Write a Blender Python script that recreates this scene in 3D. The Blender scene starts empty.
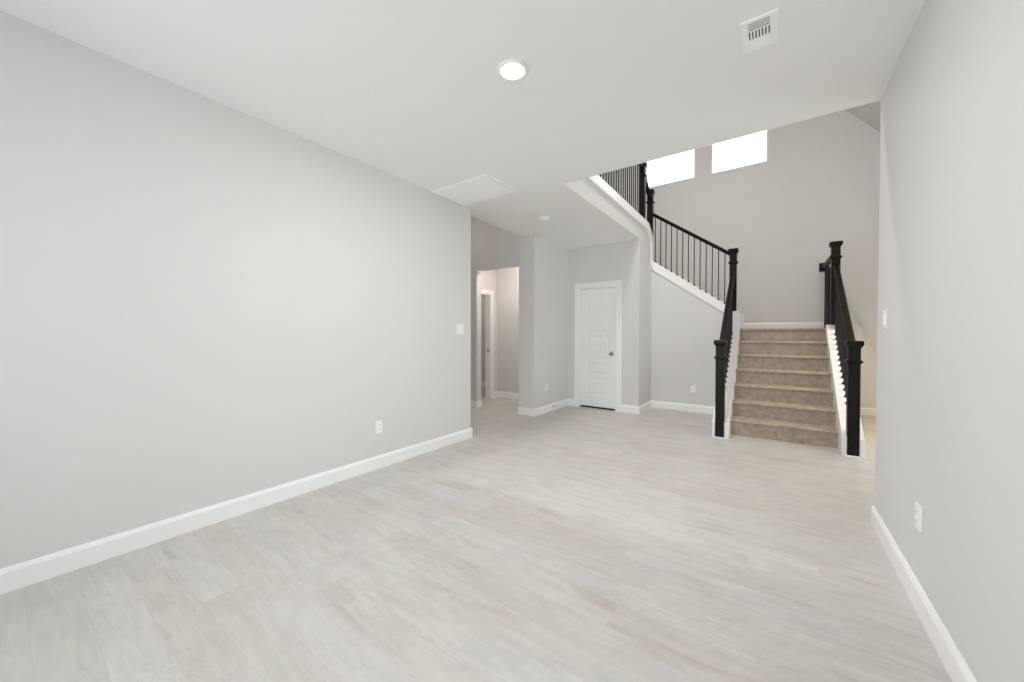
import bpy, bmesh, math
from mathutils import Vector, Matrix
S = bpy.context.scene
COL = S.collection

# ------------------------------------------------------------------ camera
F_PX = 369.6793
yaw, pitch, roll = math.radians(35.4148), math.radians(-0.7938), math.radians(0.1126)
def cam_ray(x, y, z):                      # camera-space (right, up, forward) -> world
    xc = x*math.cos(roll) - y*math.sin(roll); yc = x*math.sin(roll) + y*math.cos(roll)
    Z = yc*math.cos(pitch) + z*math.sin(pitch); zc = -yc*math.sin(pitch) + z*math.cos(pitch)
    return Vector((xc*math.cos(yaw) - zc*math.sin(yaw), xc*math.sin(yaw) + zc*math.cos(yaw), Z))
r_, u_, f_ = cam_ray(1, 0, 0), cam_ray(0, 1, 0), cam_ray(0, 0, 1)
EYE = 1.24
cd = bpy.data.cameras.new('camera'); cam = bpy.data.objects.new('camera', cd); COL.objects.link(cam)
cd.sensor_fit = 'HORIZONTAL'; cd.sensor_width = 36.0; cd.lens = F_PX/1024*36.0; cd.clip_start = 0.02; cd.clip_end = 100
m = Matrix.Identity(4)
for i in range(3):
    m[i][0], m[i][1], m[i][2] = r_[i], u_[i], -f_[i]
m[0][3], m[1][3], m[2][3] = 0, 0, EYE
cam.matrix_world = m
S.camera = cam

# ------------------------------------------------------------------ light + exposure
S.view_settings.view_transform = 'Standard'; S.view_settings.look = 'None'
S.view_settings.gamma = 1.0; S.view_settings.use_curve_mapping = False
S.view_settings.exposure = 0.0
S.cycles.max_bounces = 14; S.cycles.diffuse_bounces = 10; S.cycles.glossy_bounces = 4
S.cycles.transparent_max_bounces = 12
S.cycles.use_denoising = True
W = bpy.data.worlds.new('World'); S.world = W; W.use_nodes = True
W.node_tree.nodes['Background'].inputs[0].default_value = (0.95, 0.98, 1.015, 1)
SKY = 4.5
W.node_tree.nodes['Background'].inputs[1].default_value = SKY

def lamp(name, kind, loc, rot, power, color=(1, 1, 1), size=.2, size_y=None, portal=False, spread=None):
    l = bpy.data.lights.new(name, kind); l.energy = power; l.color = color
    if kind == 'AREA':
        l.shape = 'DISK' if size_y is None else 'RECTANGLE'
        l.size = size
        if size_y is not None: l.size_y = size_y
        if portal: l.cycles.is_portal = True
        if spread: l.spread = spread
    else:
        l.shadow_soft_size = size
    o = bpy.data.objects.new(name, l); COL.objects.link(o)
    o.location = loc; o.rotation_euler = rot
    return o
R = math.radians
# daylight portals at the window openings
lamp('portal', 'AREA', (-1.25, -1.66, 1.45), (R(90), 0, 0), 0, size=2.7, size_y=2.1, portal=True)
lamp('portal', 'AREA', (-0.585, 8.12, 4.8), (R(-90), 0, 0), 0, size=.9, size_y=.92, portal=True)
lamp('portal', 'AREA', (-1.755, 8.12, 4.8), (R(-90), 0, 0), 0, size=.9, size_y=.92, portal=True)
lamp('portal', 'AREA', (2.34, 5.0, 1.5), (0, R(90), 0), 0, size=2.2, size_y=1.6, portal=True)
# real downlights (housing modelled for the one in view), plus unseen added fill lamps
DL = (1.0, .995, .99)
lamp('room_or_fill_lamp', 'AREA', (-1.255, 1.765, 2.755), (0, 0, 0), 27, DL, size=.13)
lamp('room_or_fill_lamp', 'AREA', (-1.0, 4.6, 5.8), (0, 0, 0), 78, (1, .955, .91), size=.5)  # added lamp that brightens the stairwell, no fixture behind it
lamp('room_or_fill_lamp', 'AREA', (1.7, 6.2, 2.9), (0, 0, 0), 17, (1, .78, .48), size=.6, spread=R(110))  # added warm lamp, aimed to tint the foyer floor
lamp('room_or_fill_lamp', 'AREA', (-3.6, 5.35, 2.76), (0, 0, 0), 12.5, (1, .89, .81), size=.15)
lamp('room_or_fill_lamp', 'AREA', (-5.5, 6.0, 2.76), (0, 0, 0), 5, (1, .97, .95), size=.15)  # added to lift the dim room beyond the vestibule
lamp('room_or_fill_lamp', 'AREA', (-4.3, 4.1, 3.40), (0, 0, 0), 3.6, (1, .88, .78), size=.2)  # added fill for the hall, which was too dark

# ------------------------------------------------------------------ helpers
def tag(o, label=None, cat=None, group=None, kind=None):
    if label: o['label'] = label
    if cat: o['category'] = cat
    if group: o['group'] = group
    if kind: o['kind'] = kind
    return o

class MB:
    def __init__(s): s.bm = bmesh.new()
    def box(s, x0, x1, y0, y1, z0, z1):
        v = [s.bm.verts.new(p) for p in ((x0,y0,z0),(x1,y0,z0),(x1,y1,z0),(x0,y1,z0),(x0,y0,z1),(x1,y0,z1),(x1,y1,z1),(x0,y1,z1))]
        for f in ((0,3,2,1),(4,5,6,7),(0,1,5,4),(1,2,6,5),(2,3,7,6),(3,0,4,7)): s.bm.faces.new([v[i] for i in f])
        return s
    def prism(s, pts, a, b, axis):
        """polygon pts extruded between a and b on axis ('x': pts are (y,z); 'y': (x,z); 'z': (x,y))"""
        def P(p, t):
            return {'x': (t, p[0], p[1]), 'y': (p[0], t, p[1]), 'z': (p[0], p[1], t)}[axis]
        A = [s.bm.verts.new(P(p, a)) for p in pts]; B = [s.bm.verts.new(P(p, b)) for p in pts]
        s.bm.faces.new(A); s.bm.faces.new(B[::-1])
        n = len(pts)
        for i in range(n): s.bm.faces.new((A[i], B[i], B[(i+1) % n], A[(i+1) % n]))
        return s
    def bar(s, p, q, w, hgt, up=(0, 0, 1)):
        """square bar from p to q, width w (sideways) and vertical thickness hgt, ends cut plumb"""
        p, q = Vector(p), Vector(q); d = (q-p); side = Vector((d.x, d.y, 0)).cross(Vector(up))
        side = side.normalized()*w/2 if side.length > 1e-6 else Vector((w/2, 0, 0))
        U = Vector(up)*hgt/2
        c = [(-1,-1),(1,-1),(1,1),(-1,1)]
        A = [s.bm.verts.new(p+side*a+U*b) for a, b in c]; B = [s.bm.verts.new(q+side*a+U*b) for a, b in c]
        s.bm.faces.new(A); s.bm.faces.new(B[::-1])
        for i in range(4): s.bm.faces.new((A[i], B[i], B[(i+1) % 4], A[(i+1) % 4]))
        return s
    def lathe(s, c, prof, n=32, axis='z'):
        """prof: (radius, height) list about the axis through c"""
        rings = []
        for r, t in prof:
            ring = []
            for k in range(n):
                a = 2*math.pi*k/n; x, y = r*math.cos(a), r*math.sin(a)
                o = {'z': (x, y, t), 'y': (x, t, y), 'x': (t, x, y)}[axis]
                ring.append(s.bm.verts.new((c[0]+o[0], c[1]+o[1], c[2]+o[2])))
            rings.append(ring)
        for A, B in zip(rings, rings[1:]):
            for k in range(n): s.bm.faces.new((A[k], A[(k+1) % n], B[(k+1) % n], B[k]))
        s.bm.faces.new(rings[0][::-1]); s.bm.faces.new(rings[-1])
        return s
    def frustum(s, cx, cy, levels):
        """square section column: levels are (half width, z)"""
        prev = None
        for hw, z in levels:
            R4 = [s.bm.verts.new((cx+a*hw, cy+b*hw, z)) for a, b in ((-1,-1),(1,-1),(1,1),(-1,1))]
            if prev:
                for i in range(4): s.bm.faces.new((prev[i], prev[(i+1) % 4], R4[(i+1) % 4], R4[i]))
            else: s.bm.faces.new(R4[::-1])
            prev = R4
        s.bm.faces.new(prev)
        return s
    def build(s, name, mat, parent=None, bevel=0, smooth=False, kind=None, origin=None):
        bmesh.ops.recalc_face_normals(s.bm, faces=s.bm.faces)
        me = bpy.data.meshes.new(name)
        if origin is not None: bmesh.ops.translate(s.bm, vec=-Vector(origin), verts=s.bm.verts)
        s.bm.to_mesh(me); s.bm.free()
        if smooth:
            for p in me.polygons: p.use_smooth = True
        me.materials.append(mat)
        o = bpy.data.objects.new(name, me); COL.objects.link(o)
        if origin is not None: o.location = origin
        if parent:
            o.parent = parent
            o.matrix_parent_inverse = Matrix.Translation(-world_loc(parent))
        if bevel:
            b = o.modifiers.new('bevel', 'BEVEL'); b.width = bevel; b.segments = 2; b.limit_method = 'ANGLE'; b.angle_limit = R(35)
        if kind: o['kind'] = kind
        return o
def world_loc(o):
    v = Vector(o.location)
    if o.parent:
        v = world_loc(o.parent) + v + o.matrix_parent_inverse.translation
    return v
def empty(name, loc, label=None, cat=None, group=None, kind=None):
    o = bpy.data.objects.new(name, None); COL.objects.link(o); o.location = loc; o.empty_display_size = .1
    return tag(o, label, cat, group, kind)
def copy_child(src, parent, delta):
    """copy of a part (and its sub-parts) under parent, moved by delta"""
    c = src.copy(); COL.objects.link(c); c.parent = parent
    c.matrix_parent_inverse = Matrix.Translation(-world_loc(parent)); c.location = world_loc(src)+Vector(delta)
    for g in list(src.children):
        d = g.copy(); COL.objects.link(d); d.parent = c
        d.matrix_parent_inverse = Matrix.Translation(-world_loc(c)); d.location = world_loc(g)+Vector(delta)
    return c

# ------------------------------------------------------------------ materials
def new_mat(name):
    mt = bpy.data.materials.new(name); mt.use_nodes = True
    nt = mt.node_tree; return mt, nt, nt.nodes['Principled BSDF']
def painted(name, col, rough=.6, var=.03, bump=.0, bscale=180, spec=.3):
    mt, nt, b = new_mat(name)
    tc = nt.nodes.new('ShaderNodeTexCoord'); n = nt.nodes.new('ShaderNodeTexNoise')
    n.inputs['Scale'].default_value = 1.3; n.inputs['Detail'].default_value = 3
    geo = nt.nodes.new('ShaderNodeNewGeometry')
    nt.links.new(geo.outputs['Position'], n.inputs['Vector'])
    mx = nt.nodes.new('ShaderNodeMix'); mx.data_type = 'RGBA'
    mx.inputs['A'].default_value = (*[c*(1-var) for c in col], 1); mx.inputs['B'].default_value = (*[min(1, c*(1+var)) for c in col], 1)
    nt.links.new(n.outputs['Fac'], mx.inputs['Factor']); nt.links.new(mx.outputs['Result'], b.inputs['Base Color'])
    b.inputs['Roughness'].default_value = rough; b.inputs['Specular IOR Level'].default_value = spec
    if bump:
        n2 = nt.nodes.new('ShaderNodeTexNoise'); n2.inputs['Scale'].default_value = bscale; n2.inputs['Detail'].default_value = 4
        nt.links.new(geo.outputs['Position'], n2.inputs['Vector'])
        bp = nt.nodes.new('ShaderNodeBump'); bp.inputs['Strength'].default_value = bump; bp.inputs['Distance'].default_value = .002
        nt.links.new(n2.outputs['Fac'], bp.inputs['Height']); nt.links.new(bp.outputs['Normal'], b.inputs['Normal'])
    return mt
M = {}
M['wall'] = painted('wall_paint', (.722, .716, .706), .7, .012, .12)
M['ceiling'] = painted('ceiling_paint', (.89, .888, .88), .8, .012, .15, 120)
M['trim'] = painted('white_trim', (.93, .93, .925), .35, .005, spec=.5)
M['plastic'] = painted('white_plastic', (.93, .93, .925), .3, .005, spec=.5)
M['grille'] = painted('white_enamel', (.95, .95, .95), .4, .005)
M['filter'] = painted('grey_louvre_shade', (.42, .42, .41), .9, .02)  # grey that stands in for shade between the louvres
M['hole_shade'] = painted('duct_shadow', (.05, .05, .05), .8, .01)
M['gap'] = painted('gap_shade', (.012, .012, .012), .9, .01)  # near-black that stands in for shade under the closet door
M['iron'] = painted('black_iron', (.012, .011, .011), .45, .05)
M['vinyl'] = painted('window_vinyl', (.85, .85, .85), .4, .005)

def wood_black():
    mt, nt, b = new_mat('ebony_stained_wood')
    geo = nt.nodes.new('ShaderNodeNewGeometry'); mp = nt.nodes.new('ShaderNodeMapping')
    mp.inputs['Scale'].default_value = (30, 30, 3)
    n = nt.nodes.new('ShaderNodeTexNoise'); n.inputs['Scale'].default_value = 2; n.inputs['Detail'].default_value = 6
    nt.links.new(geo.outputs['Position'], mp.inputs['Vector']); nt.links.new(mp.outputs['Vector'], n.inputs['Vector'])
    cr = nt.nodes.new('ShaderNodeValToRGB'); cr.color_ramp.elements[0].position = .35; cr.color_ramp.elements[1].position = .75
    cr.color_ramp.elements[0].color = (.003, .0025, .002, 1); cr.color_ramp.elements[1].color = (.012, .009, .007, 1)
    nt.links.new(n.outputs['Fac'], cr.inputs['Fac']); nt.links.new(cr.outputs['Color'], b.inputs['Base Color'])
    b.inputs['Roughness'].default_value = .4; b.inputs['Specular IOR Level'].default_value = .22
    return mt
M['wood'] = wood_black()

def metal(name, col, rough):
    mt, nt, b = new_mat(name); b.inputs['Metallic'].default_value = 1
    n = nt.nodes.new('ShaderNodeTexNoise'); n.inputs['Scale'].default_value = 60
    mr = nt.nodes.new('ShaderNodeMapRange'); mr.inputs['To Min'].default_value = rough*.8; mr.inputs['To Max'].default_value = rough*1.2
    nt.links.new(n.outputs['Fac'], mr.inputs['Value']); nt.links.new(mr.outputs['Result'], b.inputs['Roughness'])
    b.inputs['Base Color'].default_value = (*col, 1)
    return mt
M['nickel'] = metal('satin_nickel', (.35, .33, .31), .35)
M['spring'] = metal('dull_steel', (.45, .44, .42), .4)

def carpet():
    mt, nt, b = new_mat('taupe_carpet')
    geo = nt.nodes.new('ShaderNodeNewGeometry')
    n = nt.nodes.new('ShaderNodeTexNoise'); n.inputs['Scale'].default_value = 14; n.inputs['Detail'].default_value = 8; n.inputs['Roughness'].default_value = .7
    nt.links.new(geo.outputs['Position'], n.inputs['Vector'])
    cr = nt.nodes.new('ShaderNodeValToRGB')
    cr.color_ramp.elements[0].position = .3; cr.color_ramp.elements[0].color = (.33, .27, .22, 1)
    cr.color_ramp.elements[1].position = .72; cr.color_ramp.elements[1].color = (.56, .475, .40, 1)
    nt.links.new(n.outputs['Fac'], cr.inputs['Fac']); nt.links.new(cr.outputs['Color'], b.inputs['Base Color'])
    b.inputs['Roughness'].default_value = 1; b.inputs['Specular IOR Level'].default_value = .05
    v = nt.nodes.new('ShaderNodeTexNoise'); v.inputs['Scale'].default_value = 160; v.inputs['Detail'].default_value = 3
    nt.links.new(geo.outputs['Position'], v.inputs['Vector'])
    bp = nt.nodes.new('ShaderNodeBump'); bp.inputs['Strength'].default_value = .7; bp.inputs['Distance'].default_value = .006
    nt.links.new(v.outputs['Fac'], bp.inputs['Height']); nt.links.new(bp.outputs['Normal'], b.inputs['Normal'])
    return mt
M['carpet'] = carpet()

def glass():
    mt = bpy.data.materials.new('window_glass'); mt.use_nodes = True; nt = mt.node_tree; nt.nodes.clear()
    o = nt.nodes.new('ShaderNodeOutputMaterial'); t = nt.nodes.new('ShaderNodeBsdfTransparent'); g = nt.nodes.new('ShaderNodeBsdfGlossy')
    t.inputs[0].default_value = (.95, .97, .97, 1); g.inputs['Roughness'].default_value = .02
    fr = nt.nodes.new('ShaderNodeFresnel'); fr.inputs[0].default_value = 1.3
    mx = nt.nodes.new('ShaderNodeMixShader'); nt.links.new(fr.outputs[0], mx.inputs[0]); nt.links.new(t.outputs[0], mx.inputs[1]); nt.links.new(g.outputs[0], mx.inputs[2])
    nt.links.new(mx.outputs[0], o.inputs[0]); return mt
M['glass'] = glass()
def emis(name, col, st):
    mt, nt, b = new_mat(name); b.inputs['Base Color'].default_value = (.9, .9, .9, 1)
    b.inputs['Emission Color'].default_value = (*col, 1); b.inputs['Emission Strength'].default_value = st
    return mt
M['lamp'] = emis('lit_lens', (1, .98, .95), 6)

def floor_mat():
    PW, PL, Y0 = .1594, 1.0, .394
    mt, nt, b = new_mat('pale_plank_tile'); N = nt.nodes.new; L = nt.links.new
    def math_(op, a, bb=None, c=None):
        n = N('ShaderNodeMath'); n.operation = op
        for i, v in enumerate((a, bb, c)):
            if v is None: continue
            if isinstance(v, (int, float)): n.inputs[i].default_value = v
            else: L(v, n.inputs[i])
        return n.outputs[0]
    geo = N('ShaderNodeNewGeometry'); sp = N('ShaderNodeSeparateXYZ'); L(geo.outputs['Position'], sp.inputs[0])
    x, y = sp.outputs['X'], sp.outputs['Y']
    v = math_('DIVIDE', math_('SUBTRACT', y, Y0), PW); row = math_('FLOOR', v); fv = math_('SUBTRACT', v, row)
    wr = N('ShaderNodeTexWhiteNoise'); wr.noise_dimensions = '1D'; L(row, wr.inputs['W'])
    u = math_('DIVIDE', math_('ADD', x, math_('MULTIPLY', wr.outputs['Value'], PL)), PL); ci = math_('FLOOR', u); fu = math_('SUBTRACT', u, ci)
    cb = N('ShaderNodeCombineXYZ'); L(row, cb.inputs[0]); L(ci, cb.inputs[1])
    wn = N('ShaderNodeTexWhiteNoise'); wn.noise_dimensions = '2D'; L(cb.outputs[0], wn.inputs['Vector'])
    # stretched grain, shifted from plank to plank
    off = N('ShaderNodeVectorMath'); off.operation = 'SCALE'; L(wn.outputs['Color'], off.inputs[0]); off.inputs['Scale'].default_value = 17
    ad = N('ShaderNodeVectorMath'); ad.operation = 'ADD'; L(geo.outputs['Position'], ad.inputs[0]); L(off.outputs[0], ad.inputs[1])
    def grain(sx, sy, detail, dist):
        mp = N('ShaderNodeMapping'); mp.inputs['Scale'].default_value = (sx, sy, 1); L(ad.outputs[0], mp.inputs['Vector'])
        n = N('ShaderNodeTexNoise'); n.inputs['Scale'].default_value = 1; n.inputs['Detail'].default_value = detail; n.inputs['Distortion'].default_value = dist
        L(mp.outputs[0], n.inputs['Vector']); return n.outputs['Fac']
    g1 = grain(2.2, 15, 7, 1.6); g2 = grain(3.0, 4.5, 4, .8); g3 = grain(5, 60, 3, .3)
    # plank tone
    tone = N('ShaderNodeValToRGB'); cr = tone.color_ramp; cr.interpolation = 'LINEAR'
    cr.elements[0].position = 0; cr.elements[0].color = (.566, .529, .49, 1)
    cr.elements[1].position = 1; cr.elements[1].color = (.597, .583, .565, 1)
    e = cr.elements.new(.35); e.color = (.59, .566, .54, 1)
    e = cr.elements.new(.7); e.color = (.575, .552, .525, 1)
    L(wn.outputs['Value'], tone.inputs['Fac'])
    mr = N('ShaderNodeMapRange'); mr.inputs['From Min'].default_value = .3; mr.inputs['From Max'].default_value = .72
    mr.inputs['To Min'].default_value = .925; mr.inputs['To Max'].default_value = 1.045; L(g1, mr.inputs['Value'])
    mr2 = N('ShaderNodeMapRange'); mr2.inputs['From Min'].default_value = .3; mr2.inputs['From Max'].default_value = .7
    mr2.inputs['To Min'].default_value = .95; mr2.inputs['To Max'].default_value = 1.05; L(g2, mr2.inputs['Value'])
    mr3 = N('ShaderNodeMapRange'); mr3.inputs['From Min'].default_value = .3; mr3.inputs['From Max'].default_value = .7
    mr3.inputs['To Min'].default_value = .975; mr3.inputs['To Max'].default_value = 1.025; L(g3, mr3.inputs['Value'])
    k = math_('MULTIPLY', math_('MULTIPLY', mr.outputs[0], mr2.outputs[0]), mr3.outputs[0])
    sc = N('ShaderNodeVectorMath'); sc.operation = 'SCALE'; L(tone.outputs['Color'], sc.inputs[0]); L(k, sc.inputs['Scale'])
    # occasional tan streaks in the print
    st = grain(1.8, 9, 2, .6)
    mrs = N('ShaderNodeMapRange'); mrs.inputs['From Min'].default_value = .61; mrs.inputs['From Max'].default_value = .74; L(st, mrs.inputs['Value'])
    mrs.inputs['To Max'].default_value = .5
    mxs = N('ShaderNodeMix'); mxs.data_type = 'RGBA'; L(mrs.outputs[0], mxs.inputs['Factor']); L(sc.outputs[0], mxs.inputs['A']); mxs.inputs['B'].default_value = (.46, .38, .31, 1)
    # thin grey veins of the print
    vn = grain(2.6, 9, 5, 2.2)
    rid = math_('ABSOLUTE', math_('SUBTRACT', vn, .5))
    mv = N('ShaderNodeMapRange'); mv.inputs['From Min'].default_value = 0; mv.inputs['From Max'].default_value = .02
    mv.inputs["To Min"].default_value = .88; mv.inputs['To Max'].default_value = 1; L(rid, mv.inputs['Value'])
    patch = grain(1.1, 2.5, 2, .2)
    mp_ = N('ShaderNodeMapRange'); mp_.inputs['From Min'].default_value = .45; mp_.inputs['From Max'].default_value = .6; L(patch, mp_.inputs['Value'])
    vv = math_('ADD', mv.outputs[0], math_('MULTIPLY', math_('SUBTRACT', 1, mv.outputs[0]), mp_.outputs[0]))
    scv = N('ShaderNodeVectorMath'); scv.operation = 'SCALE'; L(mxs.outputs['Result'], scv.inputs[0]); L(vv, scv.inputs['Scale'])
    # grout
    ev = math_('MULTIPLY', math_('MINIMUM', fv, math_('SUBTRACT', 1, fv)), PW)
    eu = math_('MULTIPLY', math_('MINIMUM', fu, math_('SUBTRACT', 1, fu)), PL)
    ed = math_('MINIMUM', ev, eu)
    gr = N('ShaderNodeMapRange'); gr.inputs['From Min'].default_value = .0008; gr.inputs['From Max'].default_value = .002
    gr.inputs['To Min'].default_value = .3; gr.inputs['To Max'].default_value = 0; L(ed, gr.inputs['Value'])
    mg = N('ShaderNodeMix'); mg.data_type = 'RGBA'; L(gr.outputs[0], mg.inputs['Factor']); L(scv.outputs[0], mg.inputs['A']); mg.inputs['B'].default_value = (.48, .45, .41, 1)
    L(mg.outputs['Result'], b.inputs['Base Color'])
    b.inputs['Roughness'].default_value = .38; b.inputs['Specular IOR Level'].default_value = .4
    bp = N('ShaderNodeBump'); bp.inputs['Strength'].default_value = .08; bp.inputs['Distance'].default_value = .002
    L(g1, bp.inputs['Height']); L(bp.outputs['Normal'], b.inputs['Normal'])
    return mt
M['floor'] = floor_mat()

# ------------------------------------------------------------------ key dimensions (metres)
XL, XR, XS = -3.015, .547, -1.76           # left wall, right wall, balcony edge
YC, YD, YS, YH, YB = 3.375, 5.96, 6.66, 4.826, 7.98
H, ZU = 2.782, 3.05                       # lower ceiling, upper floor
YREAR, T = -1.55, .12
XF = 2.2                                  # far foyer wall
ZTOP = 5.9

# ------------------------------------------------------------------ structure
MB().box(-7.2, XF+T, YREAR-T, YB+T, -.1, 0).build('floor', M['floor'], kind='structure')
# lower ceiling with its upper floor slab, stopping at the open stairwell
cl = MB()
cl.box(XL-T, XF+T, YREAR-T, YC, H, ZU)
cl.box(-3.21, XS-.002, YC, YD+.001, H, ZU-.001)
cl.box(-4.9, -3.21, YH+T, YD+T, H+.001, ZU)
cl.build('ceiling', M['ceiling'], kind='structure')
MB().box(-7.2, -3.21, YC-T, YH+T, 3.42, 3.52).build('ceiling_hall', M['ceiling'], kind='structure')
up = MB()
up.prism([(-7.2, ZTOP), (.03, ZTOP), (XF+T, ZTOP-(XF+T-.03)*1.19), (XF+T, ZTOP+.1), (-7.2, ZTOP+.1)], YC-T, YB+T, 'y')
up.build('ceiling_upper', M['wall'], kind='structure')

MB().box(XL-T, XL, YREAR-T, YC, 0, H).build('wall_left', M['wall'], kind='structure')
MB().box(XR, XR+T, YREAR-T, YC-.012, 0, H).build('wall_right', M['wall'], kind='structure')
# rear wall with the window that lights the room
wr = MB(); wx0, wx1, wz0, wz1 = -2.6, .1, .4, 2.5
wr.box(XL, wx0, YREAR-T, YREAR, 0, H).box(wx1, XR, YREAR-T, YREAR, 0, H).box(wx0, wx1, YREAR-T, YREAR, 0, wz0).box(wx0, wx1, YREAR-T, YREAR, wz1, H)
wr.build('wall_rear', M['wall'], kind='structure')
# stairwell back wall with the two high windows
WIN = [(-1.035, -.125), (-2.27, -1.300)]; WZ0, WZ1 = 4.34, 5.26
wb = MB()
wb.box(-7.2, XF+T, YB, YB+T, 0, WZ0).box(-7.2, XF+T, YB, YB+T, WZ1, ZTOP)
wb.box(-7.2, -2.27, YB, YB+T, WZ0, WZ1).box(-1.300, -1.035, YB, YB+T, WZ0, WZ1).box(-.125, XF+T, YB, YB+T, WZ0, WZ1)
wb.build('wall_front', M['wall'], kind='structure')
# foyer: return of the right wall, outer wall with its daylight opening
MB().box(XR+T, XF, YC-T, YC-.012, 0, H).build('wall_foyer_near', M['wall'], kind='structure')
wf = MB(); fy0, fy1, fz0, fz1 = 4.2, 5.8, .4, 2.6
wf.box(XF, XF+T, YC-T, fy0, 0, ZTOP).box(XF, XF+T, fy1, YB, 0, ZTOP).box(XF, XF+T, fy0, fy1, 0, fz0).box(XF, XF+T, fy0, fy1, fz1, ZTOP)
wf.build('wall_foyer', M['wall'], kind='structure')
# wall above the room ceiling on the near side of the stairwell
MB().box(-7.2, XF+T, YC-T, YC, ZU, ZTOP).build('wall_upper_near', M['wall'], kind='structure')
MB().box(-7.2, -7.1, YC, YB, ZU, ZTOP).build('wall_upper_left', M['wall'], kind='structure')
# closet wall with its doorway, then the return that carries the balcony fascia
dx0, dx1, dz1 = -2.788, -2.132, 2.062
wc = MB()
wc.box(XL-T, dx0, YD, YD+T, 0, H).box(dx1, XS-.1, YD, YD+T, 0, H).box(dx0, dx1, YD, YD+T, dz1, H)
wc.build('wall_closet', M['wall'], kind='structure')
MB().prism([(YC, H+.002), (YD, H+.002), (YD, 0), (YS+T, 0), (YS+T, 2.60), (6.65, 2.88), (6.53, 3.0), (6.38, 3.09), (YC, 3.13)], XS-.1, XS, 'x').build('wall_return', M['wall'], kind='structure')
# wall that runs on from the left wall, between hall opening and closet door
MB().box(XL-T, XL, YH, YD, 0, H).build('wall_left_far', M['wall'], kind='structure')
wh = MB(); ox0, ox1, oz = -4.177, -3.30, 2.362
wh.box(ox1, XL-T, YH, YH+T, 0, H).box(-7.2, ox0, YH, YH+T, 0, 3.42).box(ox0, ox1, YH, YH+T, oz, 3.42).box(ox1, -3.21, YH, YH+T, H, 3.42)
wh.build('wall_hall', M['wall'], kind='structure')
MB().box(-7.2, XL-T, YC-T, YC, 0, 3.42).build('wall_hall_near', M['wall'], kind='structure')
MB().box(-7.3, -7.2, YC-T, YH+T, 0, 3.42).build('wall_hall_left', M['wall'], kind='structure')
# vestibule behind the hall opening
vy0, vy1, VX = 5.05, 5.735, -4.60
wv = MB(); wv.box(VX-T, VX, YH+T, vy0, 0, H).box(VX-T, VX, vy1, YD, 0, H).box(VX-T, VX, vy0, vy1, 2.05, H)
wv.build('wall_vestibule_left', M['wall'], kind='structure')
MB().box(VX-T, XL-T, YD-.03, YD+T-.001, 0, H).build('wall_vestibule_front', M['wall'], kind='structure')
# wall under the upper flight
sk = lambda x: 1.705 - (x+.648)*.715      # underside of the skirt of the upper flight
MB().prism([(XS, 0), (-.622, 0), (-.622, sk(-.622)-.12), (XS, sk(XS)-.12)], YS, YS+T, 'y').build('wall_understair', M['wall'], kind='structure')

# ------------------------------------------------------------------ baseboards
BH, BT = .118, .016
def baseboard(name, a, b, nrm, z=0, end0=0, end1=0):
    """a,b: (x,y) along the wall face, nrm: outward normal"""
    a, b = Vector(a), Vector(b); n = Vector(nrm); mb = MB()
    prof = [(0, 0), (BT, 0), (BT, BH-.022), (BT*.55, BH-.006), (BT*.35, BH), (0, BH)]
    A = [mb.bm.verts.new((a.x+n.x*p, a.y+n.y*p, z+q)) for p, q in prof]; B = [mb.bm.verts.new((b.x+n.x*p, b.y+n.y*p, z+q)) for p, q in prof]
    mb.bm.faces.new(A); mb.bm.faces.new(B[::-1])
    for i in range(len(prof)): mb.bm.faces.new((A[i], B[i], B[(i+1) % 6], A[(i+1) % 6]))
    return mb.build(name, M['trim'], kind='structure')
baseboard('baseboard_left', (XL, YREAR), (XL, YC+BT), (1, 0))
baseboard('baseboard_left_end', (XL-T, YC), (XL, YC), (0, 1))
baseboard('baseboard_right', (XR, YREAR), (XR, YC-.012+BT), (-1, 0))
baseboard('baseboard_right_end', (XR, YC-.012), (XF, YC-.012), (0, 1))
baseboard('baseboard_rear', (XL, YREAR), (XR, YREAR), (0, 1))
baseboard('baseboard_left_far', (XL, YH-BT), (XL, YD), (1, 0))
baseboard('baseboard_hall_right', (ox1, YH), (XL, YH), (0, -1))
baseboard('baseboard_hall_left', (-7.2, YH), (ox0, YH), (0, -1))
baseboard('baseboard_hall_jamb', (ox0, YH-BT), (ox0, YH+T), (1, 0))
baseboard('baseboard_closet_left', (XL, YD), (dx0-.09, YD), (0, -1))
baseboard('baseboard_closet_right', (dx1+.09, YD), (XS+BT, YD), (0, -1))
baseboard('baseboard_return', (XS, YD), (XS, YS), (1, 0))
baseboard('baseboard_understair', (XS, YS), (-.622, YS), (0, -1))
baseboard('baseboard_front', (.757, YB), (XF, YB), (0, -1))
baseboard('baseboard_foyer', (XF, YC), (XF, YB), (-1, 0))
baseboard('baseboard_landing', (-.462, YB), (.757, YB), (0, -1), z=1.365)
baseboard('baseboard_vestibule_front', (VX, YD-.03), (XL-T, YD-.03), (0, -1))
baseboard('baseboard_vestibule_left', (VX, vy1+.085), (VX, YD-.03), (1, 0))

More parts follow.
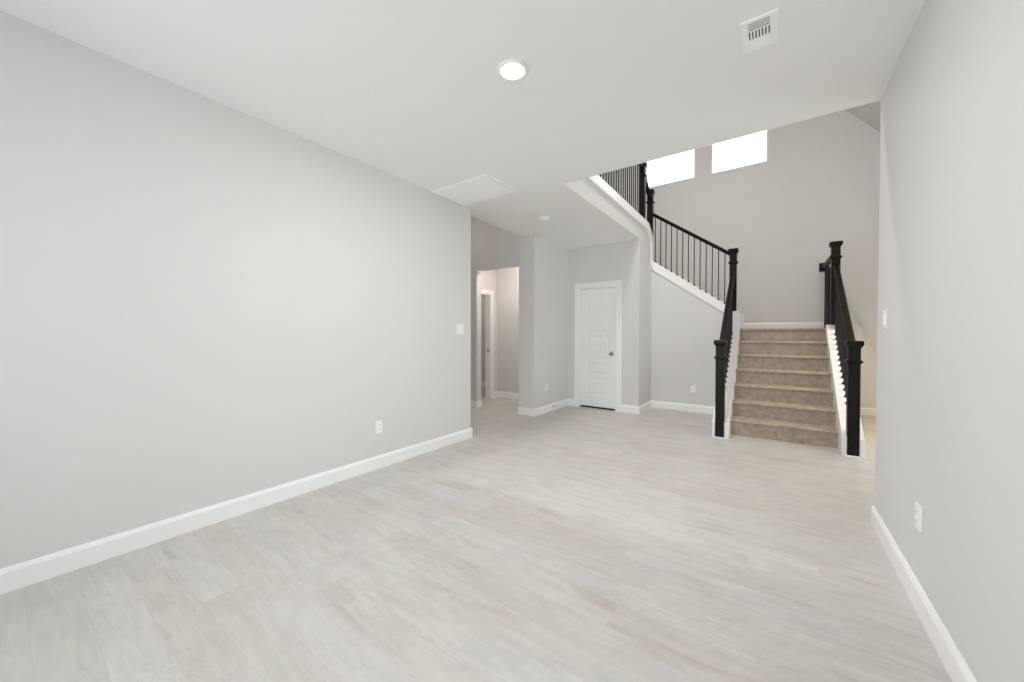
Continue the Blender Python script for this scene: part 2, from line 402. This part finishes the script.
# ------------------------------------------------------------------ windows
def window(name, axis, a0, a1, z0, z1, plane, depth, mull=0):
    e = empty(name, ((a0+a1)/2, plane, z0) if axis == 'x' else (plane, (a0+a1)/2, z0), kind='structure')
    fw = .03
    def bx(mb, p0, p1, q0, q1, d0, d1):
        d0, d1 = sorted((plane+d0*depth, plane+d1*depth))
        return mb.box(p0, p1, d0, d1, q0, q1) if axis == 'x' else mb.box(d0, d1, p0, p1, q0, q1)
    f = MB()
    bx(f, a0, a0+fw, z0, z1, .45, .95); bx(f, a1-fw, a1, z0, z1, .45, .95); bx(f, a0+fw, a1-fw, z0, z0+fw, .45, .95); bx(f, a0+fw, a1-fw, z1-fw, z1, .45, .95)
    for i in range(mull):
        c = a0+(a1-a0)*(i+1)/(mull+1); bx(f, c-.03, c+.03, z0+fw, z1-fw, .45, .95)
    f.build('window_frame', M['vinyl'], e)
    g = MB(); bx(g, a0+fw, a1-fw, z0+fw, z1-fw, .68, .74); g.build('window_pane', M['glass'], e)
    return e
window('window_1', 'x', *WIN[0], WZ0, WZ1, YB, T)
window('window_2', 'x', *WIN[1], WZ0, WZ1, YB, T)
window('window_3', 'x', wx0, wx1, wz0, wz1, YREAR, -T, mull=2)
window('window_4', 'y', fy0, fy1, fz0, fz1, XF, T, mull=1)

# ------------------------------------------------------------------ closet door (five panels)
def casing_mesh(x0, x1, z1, w, face_y, d):
    mb = MB()
    mb.box(x0-w, x0, face_y-d, face_y, 0, z1); mb.box(x1, x1+w, face_y-d, face_y, 0, z1); mb.box(x0-w, x1+w, face_y-d, face_y, z1, z1+w)
    return mb
d1 = empty('door_1', ((dx0+dx1)/2, YD, 0), kind='structure')
casing_mesh(dx0+.01, dx1-.01, dz1-.005, .100, YD, .018).build('door_casing', M['trim'], d1, bevel=.005)
jm = MB(); jm.box(dx0, dx0+.014, YD, YD+T, 0, dz1).box(dx1-.014, dx1, YD, YD+T, 0, dz1).box(dx0+.014, dx1-.014, YD, YD+T, dz1-.014, dz1)
jm.build('door_jamb', M['trim'], d1)
def leaf_mesh(w, h, th=.035, stile=.115, rail=.115, npan=5):
    """local: x 0..w, y 0 (front) .. th, z 0..h"""
    mb = MB(); rec = .010
    mb.box(0, w, rec, th, 0, h)
    mb.box(0, stile, 0, rec, 0, h).box(w-stile, w, 0, rec, 0, h)
    bot, top = .2, .12
    ph = (h-bot-top-rail*(npan-1)*.82)/npan
    z = 0; zz = []
    mb.box(stile, w-stile, 0, rec, 0, bot)
    z = bot
    for i in range(npan):
        zz.append((z, z+ph)); z += ph
        zt = z+rail*.82 if i < npan-1 else h
        mb.box(stile, w-stile, 0, rec, z, zt); z = zt
    for a, b in zz:                       # raised field with sloped edges
        x0, x1 = stile+.012, w-stile-.012; i = .03
        o = [mb.bm.verts.new(p) for p in ((x0, rec, a+.012), (x1, rec, a+.012), (x1, rec, b-.012), (x0, rec, b-.012))]
        n = [mb.bm.verts.new(p) for p in ((x0+i, .002, a+.012+i), (x1-i, .002, a+.012+i), (x1-i, .002, b-.012-i), (x0+i, .002, b-.012-i))]
        mb.bm.faces.new(n)
        for k in range(4): mb.bm.faces.new((o[k], o[(k+1) % 4], n[(k+1) % 4], n[k]))
    return mb
lw = dx1-dx0-.034
mb = leaf_mesh(lw, dz1-.014-.004-.034)
bmesh.ops.translate(mb.bm, vec=(dx0+.017, YD+.012, .034), verts=mb.bm.verts)
leaf = mb.build('door_leaf', M['trim'], d1)
def knob(parent, c, axis, sgn):
    mb = MB(); pr = [(.031, 0), (.031, .006), (.012, .009), (.011, .03), (.020, .036), (.027, .046), (.027, .056), (.020, .064), (.004, .067)]
    mb.lathe(c, [(r, sgn*t) for r, t in pr], 24, axis)
    o = mb.build('door_knob', M['nickel'], parent, smooth=True); tag(o, 'dark satin nickel round door knob'); return o
knob(leaf, (-2.212, YD+.012, .945), 'y', -1)
MB().box(dx0+.014, dx1-.014, YD+.05, YD+T, .0, .004).build('door_gap_shade', M['gap'], d1)  # dark strip painted as the shade in the gap under the leaf
# dark closet behind the door keeps the gap under it black
MB().box(dx0-.2, dx1+.2, YD+.62, YD+.66, 0, 2.3).build('wall_closet_inner', M['wall'], kind='structure')

# vestibule door in the left wall of the vestibule
d2 = empty('door_2', (VX, (vy0+vy1)/2, 0), kind='structure')
cm = MB(); w_ = .088
cm.box(VX, VX+.018, vy1-.008, vy1+w_-.008, 0, 2.045).box(VX, VX+.018, YH+T, vy0+.008, 0, 2.045).box(VX, VX+.018, YH+T, vy1+w_-.008, 2.045, 2.13)
cm.build('door_casing', M['trim'], d2, bevel=.005)
jm = MB(); jm.box(VX-T, VX, vy1-.014, vy1, 0, 2.05).box(VX-T, VX, vy0, vy0+.014, 0, 2.05).box(VX-T, VX, vy0+.014, vy1-.014, 2.036, 2.05)
jm.build('door_jamb', M['trim'], d2)
sp_ = MB(); sp_.box(VX-.07, VX-.035, vy1-.0165, vy1-.014, .915, .985)
tag(sp_.build('strike_plate', M['nickel'], d2), 'dark metal strike plate')
# room beyond
MB().box(-6.6, -6.5, YH+T, YB, 0, H).build('wall_side_room', M['wall'], kind='structure')
MB().box(-6.5, VX-T, 6.9, 7.0, 0, H).build('wall_side_room_front', M['wall'], kind='structure')
MB().box(-7.2, -4.9, YH+T, YB, H, ZU).build('ceiling_side_room', M['ceiling'], kind='structure')
baseboard('baseboard_side_room', (-6.5, 6.9), (VX-T, 6.9), (0, -1))

# ------------------------------------------------------------------ staircase
NR, RISE, RUN, Y1 = 7, .195, .240, 5.385
CX0, CX1 = -.445, .582                     # carpeted width between the curbs
LZ = NR*RISE
st = empty('staircase', (.065, Y1, 0), 'grey-brown carpeted staircase with white side curbs, rising to a landing and turning left', 'staircase')
def step_profile(y, z0, z1, depth, nose=.028):
    r = .017; pts = [(y+nose, z0), (y+nose, z1-.042)]
    for k in range(9):
        a = R(-90-180*k/8) ; pts.append((y+r+math.cos(a)*r if math.cos(a) < 0 else y+r, z1-.017-.004+math.sin(a)*-0+0))
    # rounded nosing: half circle bulging forward
    pts = [(y+nose, z0), (y+nose, z1-.040)]
    for k in range(9):
        a = R(270-180*k/8); pts.append((y+.019+.019*math.cos(a), z1-.019+.019*math.sin(a)))
    pts += [(y+depth, z1), (y+depth, z0)]
    return pts
for k in range(NR):
    dep = RUN+.03 if k < NR-1 else YB-(Y1+k*RUN)
    mb = MB()
    z0 = k*RISE
    if k < NR-1:
        mb.prism(step_profile(Y1+k*RUN, z0, z0+RISE, dep), CX0, CX1, 'x')
        mb.build('step', M['carpet'], st)
    else:
        mb.prism(step_profile(Y1+k*RUN, z0, z0+RISE, dep), CX0, CX1, 'x')
        mb.box(-.66, CX0, YS+T, YB, z0, LZ); mb.box(CX1, .757, Y1+k*RUN+.05, YB, z0, LZ)
        mb.build('landing', M['carpet'], st)
# second flight turning left, behind its curb
X2, RUN2 = -.66, .262
for k in range(5):
    mb = MB(); xr = X2-k*RUN2; z0 = LZ+k*RISE
    pts = step_profile(0, z0, z0+RISE, RUN2+.03 if k < 4 else 1.6)
    mb.prism([(xr-p, q) for p, q in pts], YS+T, YB, 'y').build('step', M['carpet'], st)
# white curbs left and right of the lower flight
cz = lambda y: .18+(y-5.13)*.735
CF = 5.135
def curb(x0, x1, yend, name='curb'):
    mb = MB(); mb.prism([(CF, 0), (CF, cz(CF)), (yend, cz(yend)), (yend, 0)], x0, x1, 'x')
    return mb.build(name, M['trim'], st, bevel=.004)
curb(-.622, CX0, 6.80); curb(CX1, .757, 6.80)
# side of the landing on the foyer side
MB().box(.70, .757, 6.80, YB, 0, LZ).build('landing_side', M['wall'], st)
# post of the curb where the flights meet
MB().box(-.60, -.452, 6.655, 6.80, 0, 1.63).build('curb_post', M['trim'], st, bevel=.004)
# skirt / curb of the upper flight
sb = lambda x: 1.748 - (x+.648)*.733
MB().prism([(-.60, sk(-.60)-.10), (-.60, sb(-.60)), (XS, sb(XS)), (XS, sk(XS)-.10)], YS-.014, YS+T+.02, 'y').build('skirt', M['trim'], st, bevel=.004)
# skirt board climbing the back wall
MB().prism([(-.462, LZ), (-.462, LZ+.27), (XS, LZ+.27+(XS+.462)*-.74), (XS, LZ-.05)], YB-.018, YB, 'y').build('skirt', M['trim'], st)
# white cap trim along the balcony edge, dipping at the stair
bt = [(YC, 3.045), (6.30, 3.02), (6.47, 2.93), (6.56, 2.83), (6.60, 2.72), (6.61, 2.45), (YS+.02, 2.45), (YS+.02, 2.86), (6.65, 2.95), (6.55, 3.05), (6.40, 3.14), (YC, 3.175)]
MB().prism(bt, XS-.11, XS+.022, 'x').build('trim_1', M['trim'], kind='structure')

# ------------------------------------------------------------------ newels, balusters, rails
def newel(parent, cx, cy, z0, ztop, half=.048, capw=.068):
    mb = MB(); mb.frustum(cx, cy, [(half, z0), (half, ztop-.06)])
    n = mb.build('newel_post', M['wood'], parent, bevel=.003)
    c = MB(); c.frustum(cx, cy, [(half+.001, ztop-.075), (half+.006, ztop-.066), (half+.016, ztop-.050), (capw, ztop-.040), (capw, ztop-.008), (capw-.008, ztop)])
    c.build('newel_cap', M['wood'], n)
    k = MB(); zc = ztop-.215
    k.frustum(cx, cy, [(half+.001, zc-.018), (half+.008, zc-.012), (half+.016, zc-.004), (half+.016, zc+.008), (half+.006, zc+.016), (half+.001, zc+.02)])
    k.build('newel_collar', M['wood'], n)
    return n
def baluster_row(parent, pts):
    """pts: (x, y, zbottom, ztop)"""
    for x, y, a, b in pts:
        o = MB().box(x-.0065, x+.0065, y-.0065, y+.0065, a, b).build('baluster', M['iron'], parent)
        MB().frustum(x, y, [(.017, a), (.017, a+.012), (.010, a+.026)]).build('baluster_shoe', M['iron'], o)
def rail(parent, p, q, name='handrail'):
    p, q = Vector(p), Vector(q)                # p, q: top centre line
    d = (q-p); side = Vector((d.y, -d.x, 0)).normalized()
    prof = [(-.018, -.062), (.018, -.062), (.018, -.045), (.031, -.032), (.031, -.012), (.020, 0), (-.020, 0), (-.031, -.012), (-.031, -.032), (-.018, -.045)]
    mb = MB(); A = [mb.bm.verts.new(p+side*a+Vector((0, 0, b))) for a, b in prof]; B = [mb.bm.verts.new(q+side*a+Vector((0, 0, b))) for a, b in prof]
    mb.bm.faces.new(A); mb.bm.faces.new(B[::-1]); n = len(prof)
    for i in range(n): mb.bm.faces.new((A[i], B[i], B[(i+1) % n], A[(i+1) % n]))
    return mb.build(name, M['wood'], parent)
RZ = lambda y: 1.135+(y-5.22)*.757
YN1, YN2 = 5.165, 6.715
def lower_railing(xc, label, dz=0, xt=None, zt=2.6):
    xt = xc if xt is None else xt
    t = empty('stair_railing', (xc, YN1, 0), label, 'railing', None)
    MB().box(xc-.056, xc+.056, YN1-.056, YN1+.02, 0, .014).build('newel_base', M['trim'], t)
    newel(t, xc, YN1, .014, 1.195)
    newel(t, xt, YN2, cz(YN2)+.005 if dz == 0 else dz, zt)
    rail(t, (xc, YN1+.05, RZ(YN1+.05)), (xt, YN2-.045, RZ(YN2-.045)))
    ys = [6.60-.0877*k for k in range(15)]
    baluster_row(t, [(xc+(xt-xc)*(y-YN1)/(YN2-YN1), y, cz(y)-.002, RZ(y)-.055) for y in ys])
    return t
lower_railing(-.540, 'black wood and iron railing on the left side of the lower carpeted stairs', dz=1.63, zt=2.60)
lower_railing(.668, 'black wood and iron railing on the right side of the lower carpeted stairs', dz=1.40, zt=2.535)

# railing of the upper flight
t = empty('stair_railing', (XS, YS+.06, 2.5), 'black railing climbing leftwards from the landing beside the high windows', 'railing')
yr = YS+.055
newel(t, XS-.038, yr-.02, 2.42, 3.79, half=.045, capw=.062)
rail(t, (-.585, yr, 2.56), (XS+.01, yr, 2.56+(XS+.595)*-.712))
rz2 = lambda x: 2.56-(x+.585)*.712
baluster_row(t, [(x, yr, sb(x)-.004, rz2(x)-.055) for x in [(-.650-.0878*k)*1.006 for k in range(13)]])

# balcony railing
t = empty('stair_railing', (XS, 5.0, 3.17), 'black balcony railing of thin upright balusters at the edge of the upper floor', 'railing')
newel(t, XS-.017, 6.165, 3.14, 4.06, half=.040, capw=.058)
rail(t, (XS-.017, YC, 4.02), (XS-.017, 6.13, 4.02))
rail(t, (XS-.017, 6.20, 3.93), (XS-.035, 6.62, 3.68))
baluster_row(t, [(XS-.017, 4.286+.0934*k, 3.16, 3.965) for k in range(-9, 19)])

# guard across the right side of the landing
t = empty('stair_railing', (.66, 7.4, LZ), 'short level black guard rail on the right edge of the landing', 'railing')
rail(t, (.662, YN2+.045, 2.41), (.650, YB-.02, 2.41))
MB().box(.588, .712, YB-.022, YB, 2.315, 2.455).build('wall_rosette', M['wood'], t, bevel=.004)
newel_h = MB(); newel_h.frustum(.702, YB-.062, [(.043, LZ), (.043, 2.36)]); newel_h.build('half_newel_post', M['wood'], t)
baluster_row(t, [(.655, 7.82-.0934*k, LZ, 2.36) for k in range(6)])

# ------------------------------------------------------------------ fittings on ceiling and walls
lt = empty('recessed_light', (-1.255, 1.765, H), 'round white recessed ceiling light, switched on, above the middle of the room', 'ceiling light')
ring = MB(); n = 40
prof = [(.066, H-.001), (.070, H-.010), (.084, H-.009), (.092, H-.001)]
rings = [[ring.bm.verts.new((-1.255+r*math.cos(2*math.pi*k/n), 1.765+r*math.sin(2*math.pi*k/n), z)) for k in range(n)] for r, z in prof]
for A, B in zip(rings, rings[1:]+rings[:1]):
    for k in range(n): ring.bm.faces.new((A[k], A[(k+1) % n], B[(k+1) % n], B[k]))
ring.build('trim_ring', M['plastic'], lt, smooth=True)
MB().lathe((-1.255, 1.765, H), [(.067, -.0005), (.067, -.006), (.04, -.009)], 40).build('lens', M['lamp'], lt)

# return air grille
rx0, rx1, ry0, ry1 = -3.0, -2.245, 2.735, 3.245
g = empty('return_air_grille', ((rx0+rx1)/2, (ry0+ry1)/2, H), 'large white louvred return air grille on the ceiling beside the left wall', 'ceiling vent')
f = MB(); fw = .028; zb = H-.012
f.box(rx0, rx1, ry0, ry0+fw, zb, H).box(rx0, rx1, ry1-fw, ry1, zb, H).box(rx0, rx0+fw, ry0+fw, ry1-fw, zb, H).box(rx1-fw, rx1, ry0+fw, ry1-fw, zb, H)
f.build('grille_frame', M['grille'], g, bevel=.004)
l = MB(); n = 18
for k in range(n):
    y = ry0+fw+(ry1-ry0-2*fw)*(k+.1)/n; w = (ry1-ry0-2*fw)/n
    l.prism([(y, H-.003), (y+.002, H-.003), (y+w*.80, H-.011), (y+w*.80-.002, H-.011)], rx0+fw, rx1-fw, 'x')
l.build('louvres', M['grille'], g)
MB().box(rx0+fw, rx1-fw, ry0+fw, ry1-fw, H-.002, H-.0005).build('grille_back', M['filter'], g)  # flat grey sheet, shade between louvres put into its colour

# supply register (three banks of louvres)
vx0, vx1, vyy0, vyy1 = -.153, -.003, 2.155, 2.392
v = empty('supply_register', ((vx0+vx1)/2, (vyy0+vyy1)/2, H), 'small white air register with dark slots on the ceiling near the right wall', 'ceiling vent')
f = MB(); a0, a1, b0, b1 = -.123, -.035, 2.176, 2.364; zb = H-.007
f.box(vx0, vx1, vyy0, b0, zb, H).box(vx0, vx1, b1, vyy1, zb, H).box(vx0, a0, b0, b1, zb, H).box(a1, vx1, b0, b1, zb, H)
f.box(a0, a1, 2.227, 2.235, zb, H).box(a0, a1, 2.296, 2.302, zb, H)
f.build('register_frame', M['grille'], v)
MB().box(a0, a1, b0, b1, H-.0045, H-.0035).build('hole_shade', M['hole_shade'], v)  # flat dark sheet painted as the shade inside the duct
l = MB()
for k in range(3):
    y = b0+.0058+.01387*k; l.box(a0, a1, y, y+.0081, zb, zb+.001)
for k in range(6):
    x = a0+.0056+.01373*k; l.box(x, x+.0081, 2.235, 2.296, zb, zb+.001)
l.prism([(2.302, zb+.003), (2.303, zb-.001), (2.364, zb-.008), (2.3645, zb+.003)], a0, a1, 'x')
l.build('louvres', M['grille'], v)

# smoke detector
s = empty('smoke_detector', (-2.47, 4.20, H), 'small round white smoke detector on the ceiling before the closet door', 'smoke detector')
MB().lathe((-2.47, 4.20, H), [(.068, 0), (.068, -.008), (.062, -.012)], 32).build('mounting_base', M['plastic'], s, smooth=False)
MB().lathe((-2.47, 4.20, H), [(.058, -.012), (.056, -.028), (.045, -.036), (.012, -.038)], 32).build('detector_cover', M['plastic'], s, smooth=False)

def plate(name, pos, nrm, label, cat, kind, gang=1):
    """wall plate; pos on the wall face (centre), nrm outward unit axis"""
    e = empty(name, pos, label, cat)
    P = Vector(pos); N = Vector(nrm); U = Vector((0, 0, 1)); A = N.cross(U)
    def bx(mb, a0, a1, z0, z1, d0, d1):
        c = [P+A*a+U*z+N*d for a in (a0, a1) for z in (z0, z1) for d in (d0, d1)]
        lo = [min(q[i] for q in c) for i in range(3)]; hi = [max(q[i] for q in c) for i in range(3)]
        return mb.box(lo[0], hi[0], lo[1], hi[1], lo[2], hi[2])
    w = .0365 if gang == 1 else .058
    bx(MB(), -w, w, -.058, .058, 0, .006).build('wall_plate', M['plastic'], e, bevel=.0025)
    if kind == 'outlet':
        for dz in (-.020, .020):
            o = bx(MB(), -.0165, .0165, dz-.0135, dz+.0135, .006, .0085).build('receptacle', M['plastic'], e, bevel=.002)
            sl = MB(); bx(sl, -.0075, -.0055, dz-.002, dz+.007, .0085, .0088); bx(sl, .0055, .0075, dz-.002, dz+.005, .0085, .0088); bx(sl, -.002, .002, dz-.009, dz-.005, .0085, .0088)
            sl.build('slots', M['hole_shade'], o)
    elif kind == 'switch':
        for g_ in range(gang):
            c = 0 if gang == 1 else (-.023, .023)[g_]
            bx(MB(), c-.0165, c+.0165, -.033, .033, .006, .011).build('rocker', M['plastic'], e, bevel=.002)
    return e
plate('wall_outlet', (XL, 2.09, .385), (1, 0, 0), 'white power outlet low on the long left wall', 'outlet', 'outlet')
plate('light_switch', (XL, 3.187, 1.315), (1, 0, 0), 'white double light switch near the far end of the left wall', 'light switch', 'switch', 2)
plate('wall_outlet', (XL, 5.20, .405), (1, 0, 0), 'white power outlet on the short wall left of the white door', 'outlet', 'outlet')
plate('wall_outlet', (-1.088, YS, .375), (0, -1, 0), 'white power outlet on the wall under the stairs', 'outlet', 'outlet')
plate('light_switch', (XR, 3.15, 1.345), (-1, 0, 0), 'white light switch at eye height near the edge of the right wall', 'light switch', 'switch')
plate('wall_outlet', (XR, 2.45, .415), (-1, 0, 0), 'white power outlet low on the right wall', 'outlet', 'outlet')

# spring door stops on baseboards
def door_stop(pos, nrm, label):
    ax = 'x' if abs(nrm[0]) else 'y'; sg = nrm[0]+nrm[1]
    e = empty('door_stop', pos, label, 'door stop')
    MB().lathe(pos, [(.011, 0), (.011, sg*.006)], 16, ax).build('stop_base', M['spring'], e)
    pr = []
    for k in range(12): pr += [(.006, sg*(.006+.004*k)), (.0042, sg*(.008+.004*k))]
    MB().lathe(pos, pr, 12, ax).build('spring', M['spring'], e)
    MB().lathe(pos, [(.008, sg*.053), (.008, sg*.066), (.005, sg*.069)], 14, ax).build('rubber_tip', M['plastic'], e)
door_stop((XL+BT, 5.40, .075), (1, 0, 0), 'small spring door stop on the baseboard left of the white door')
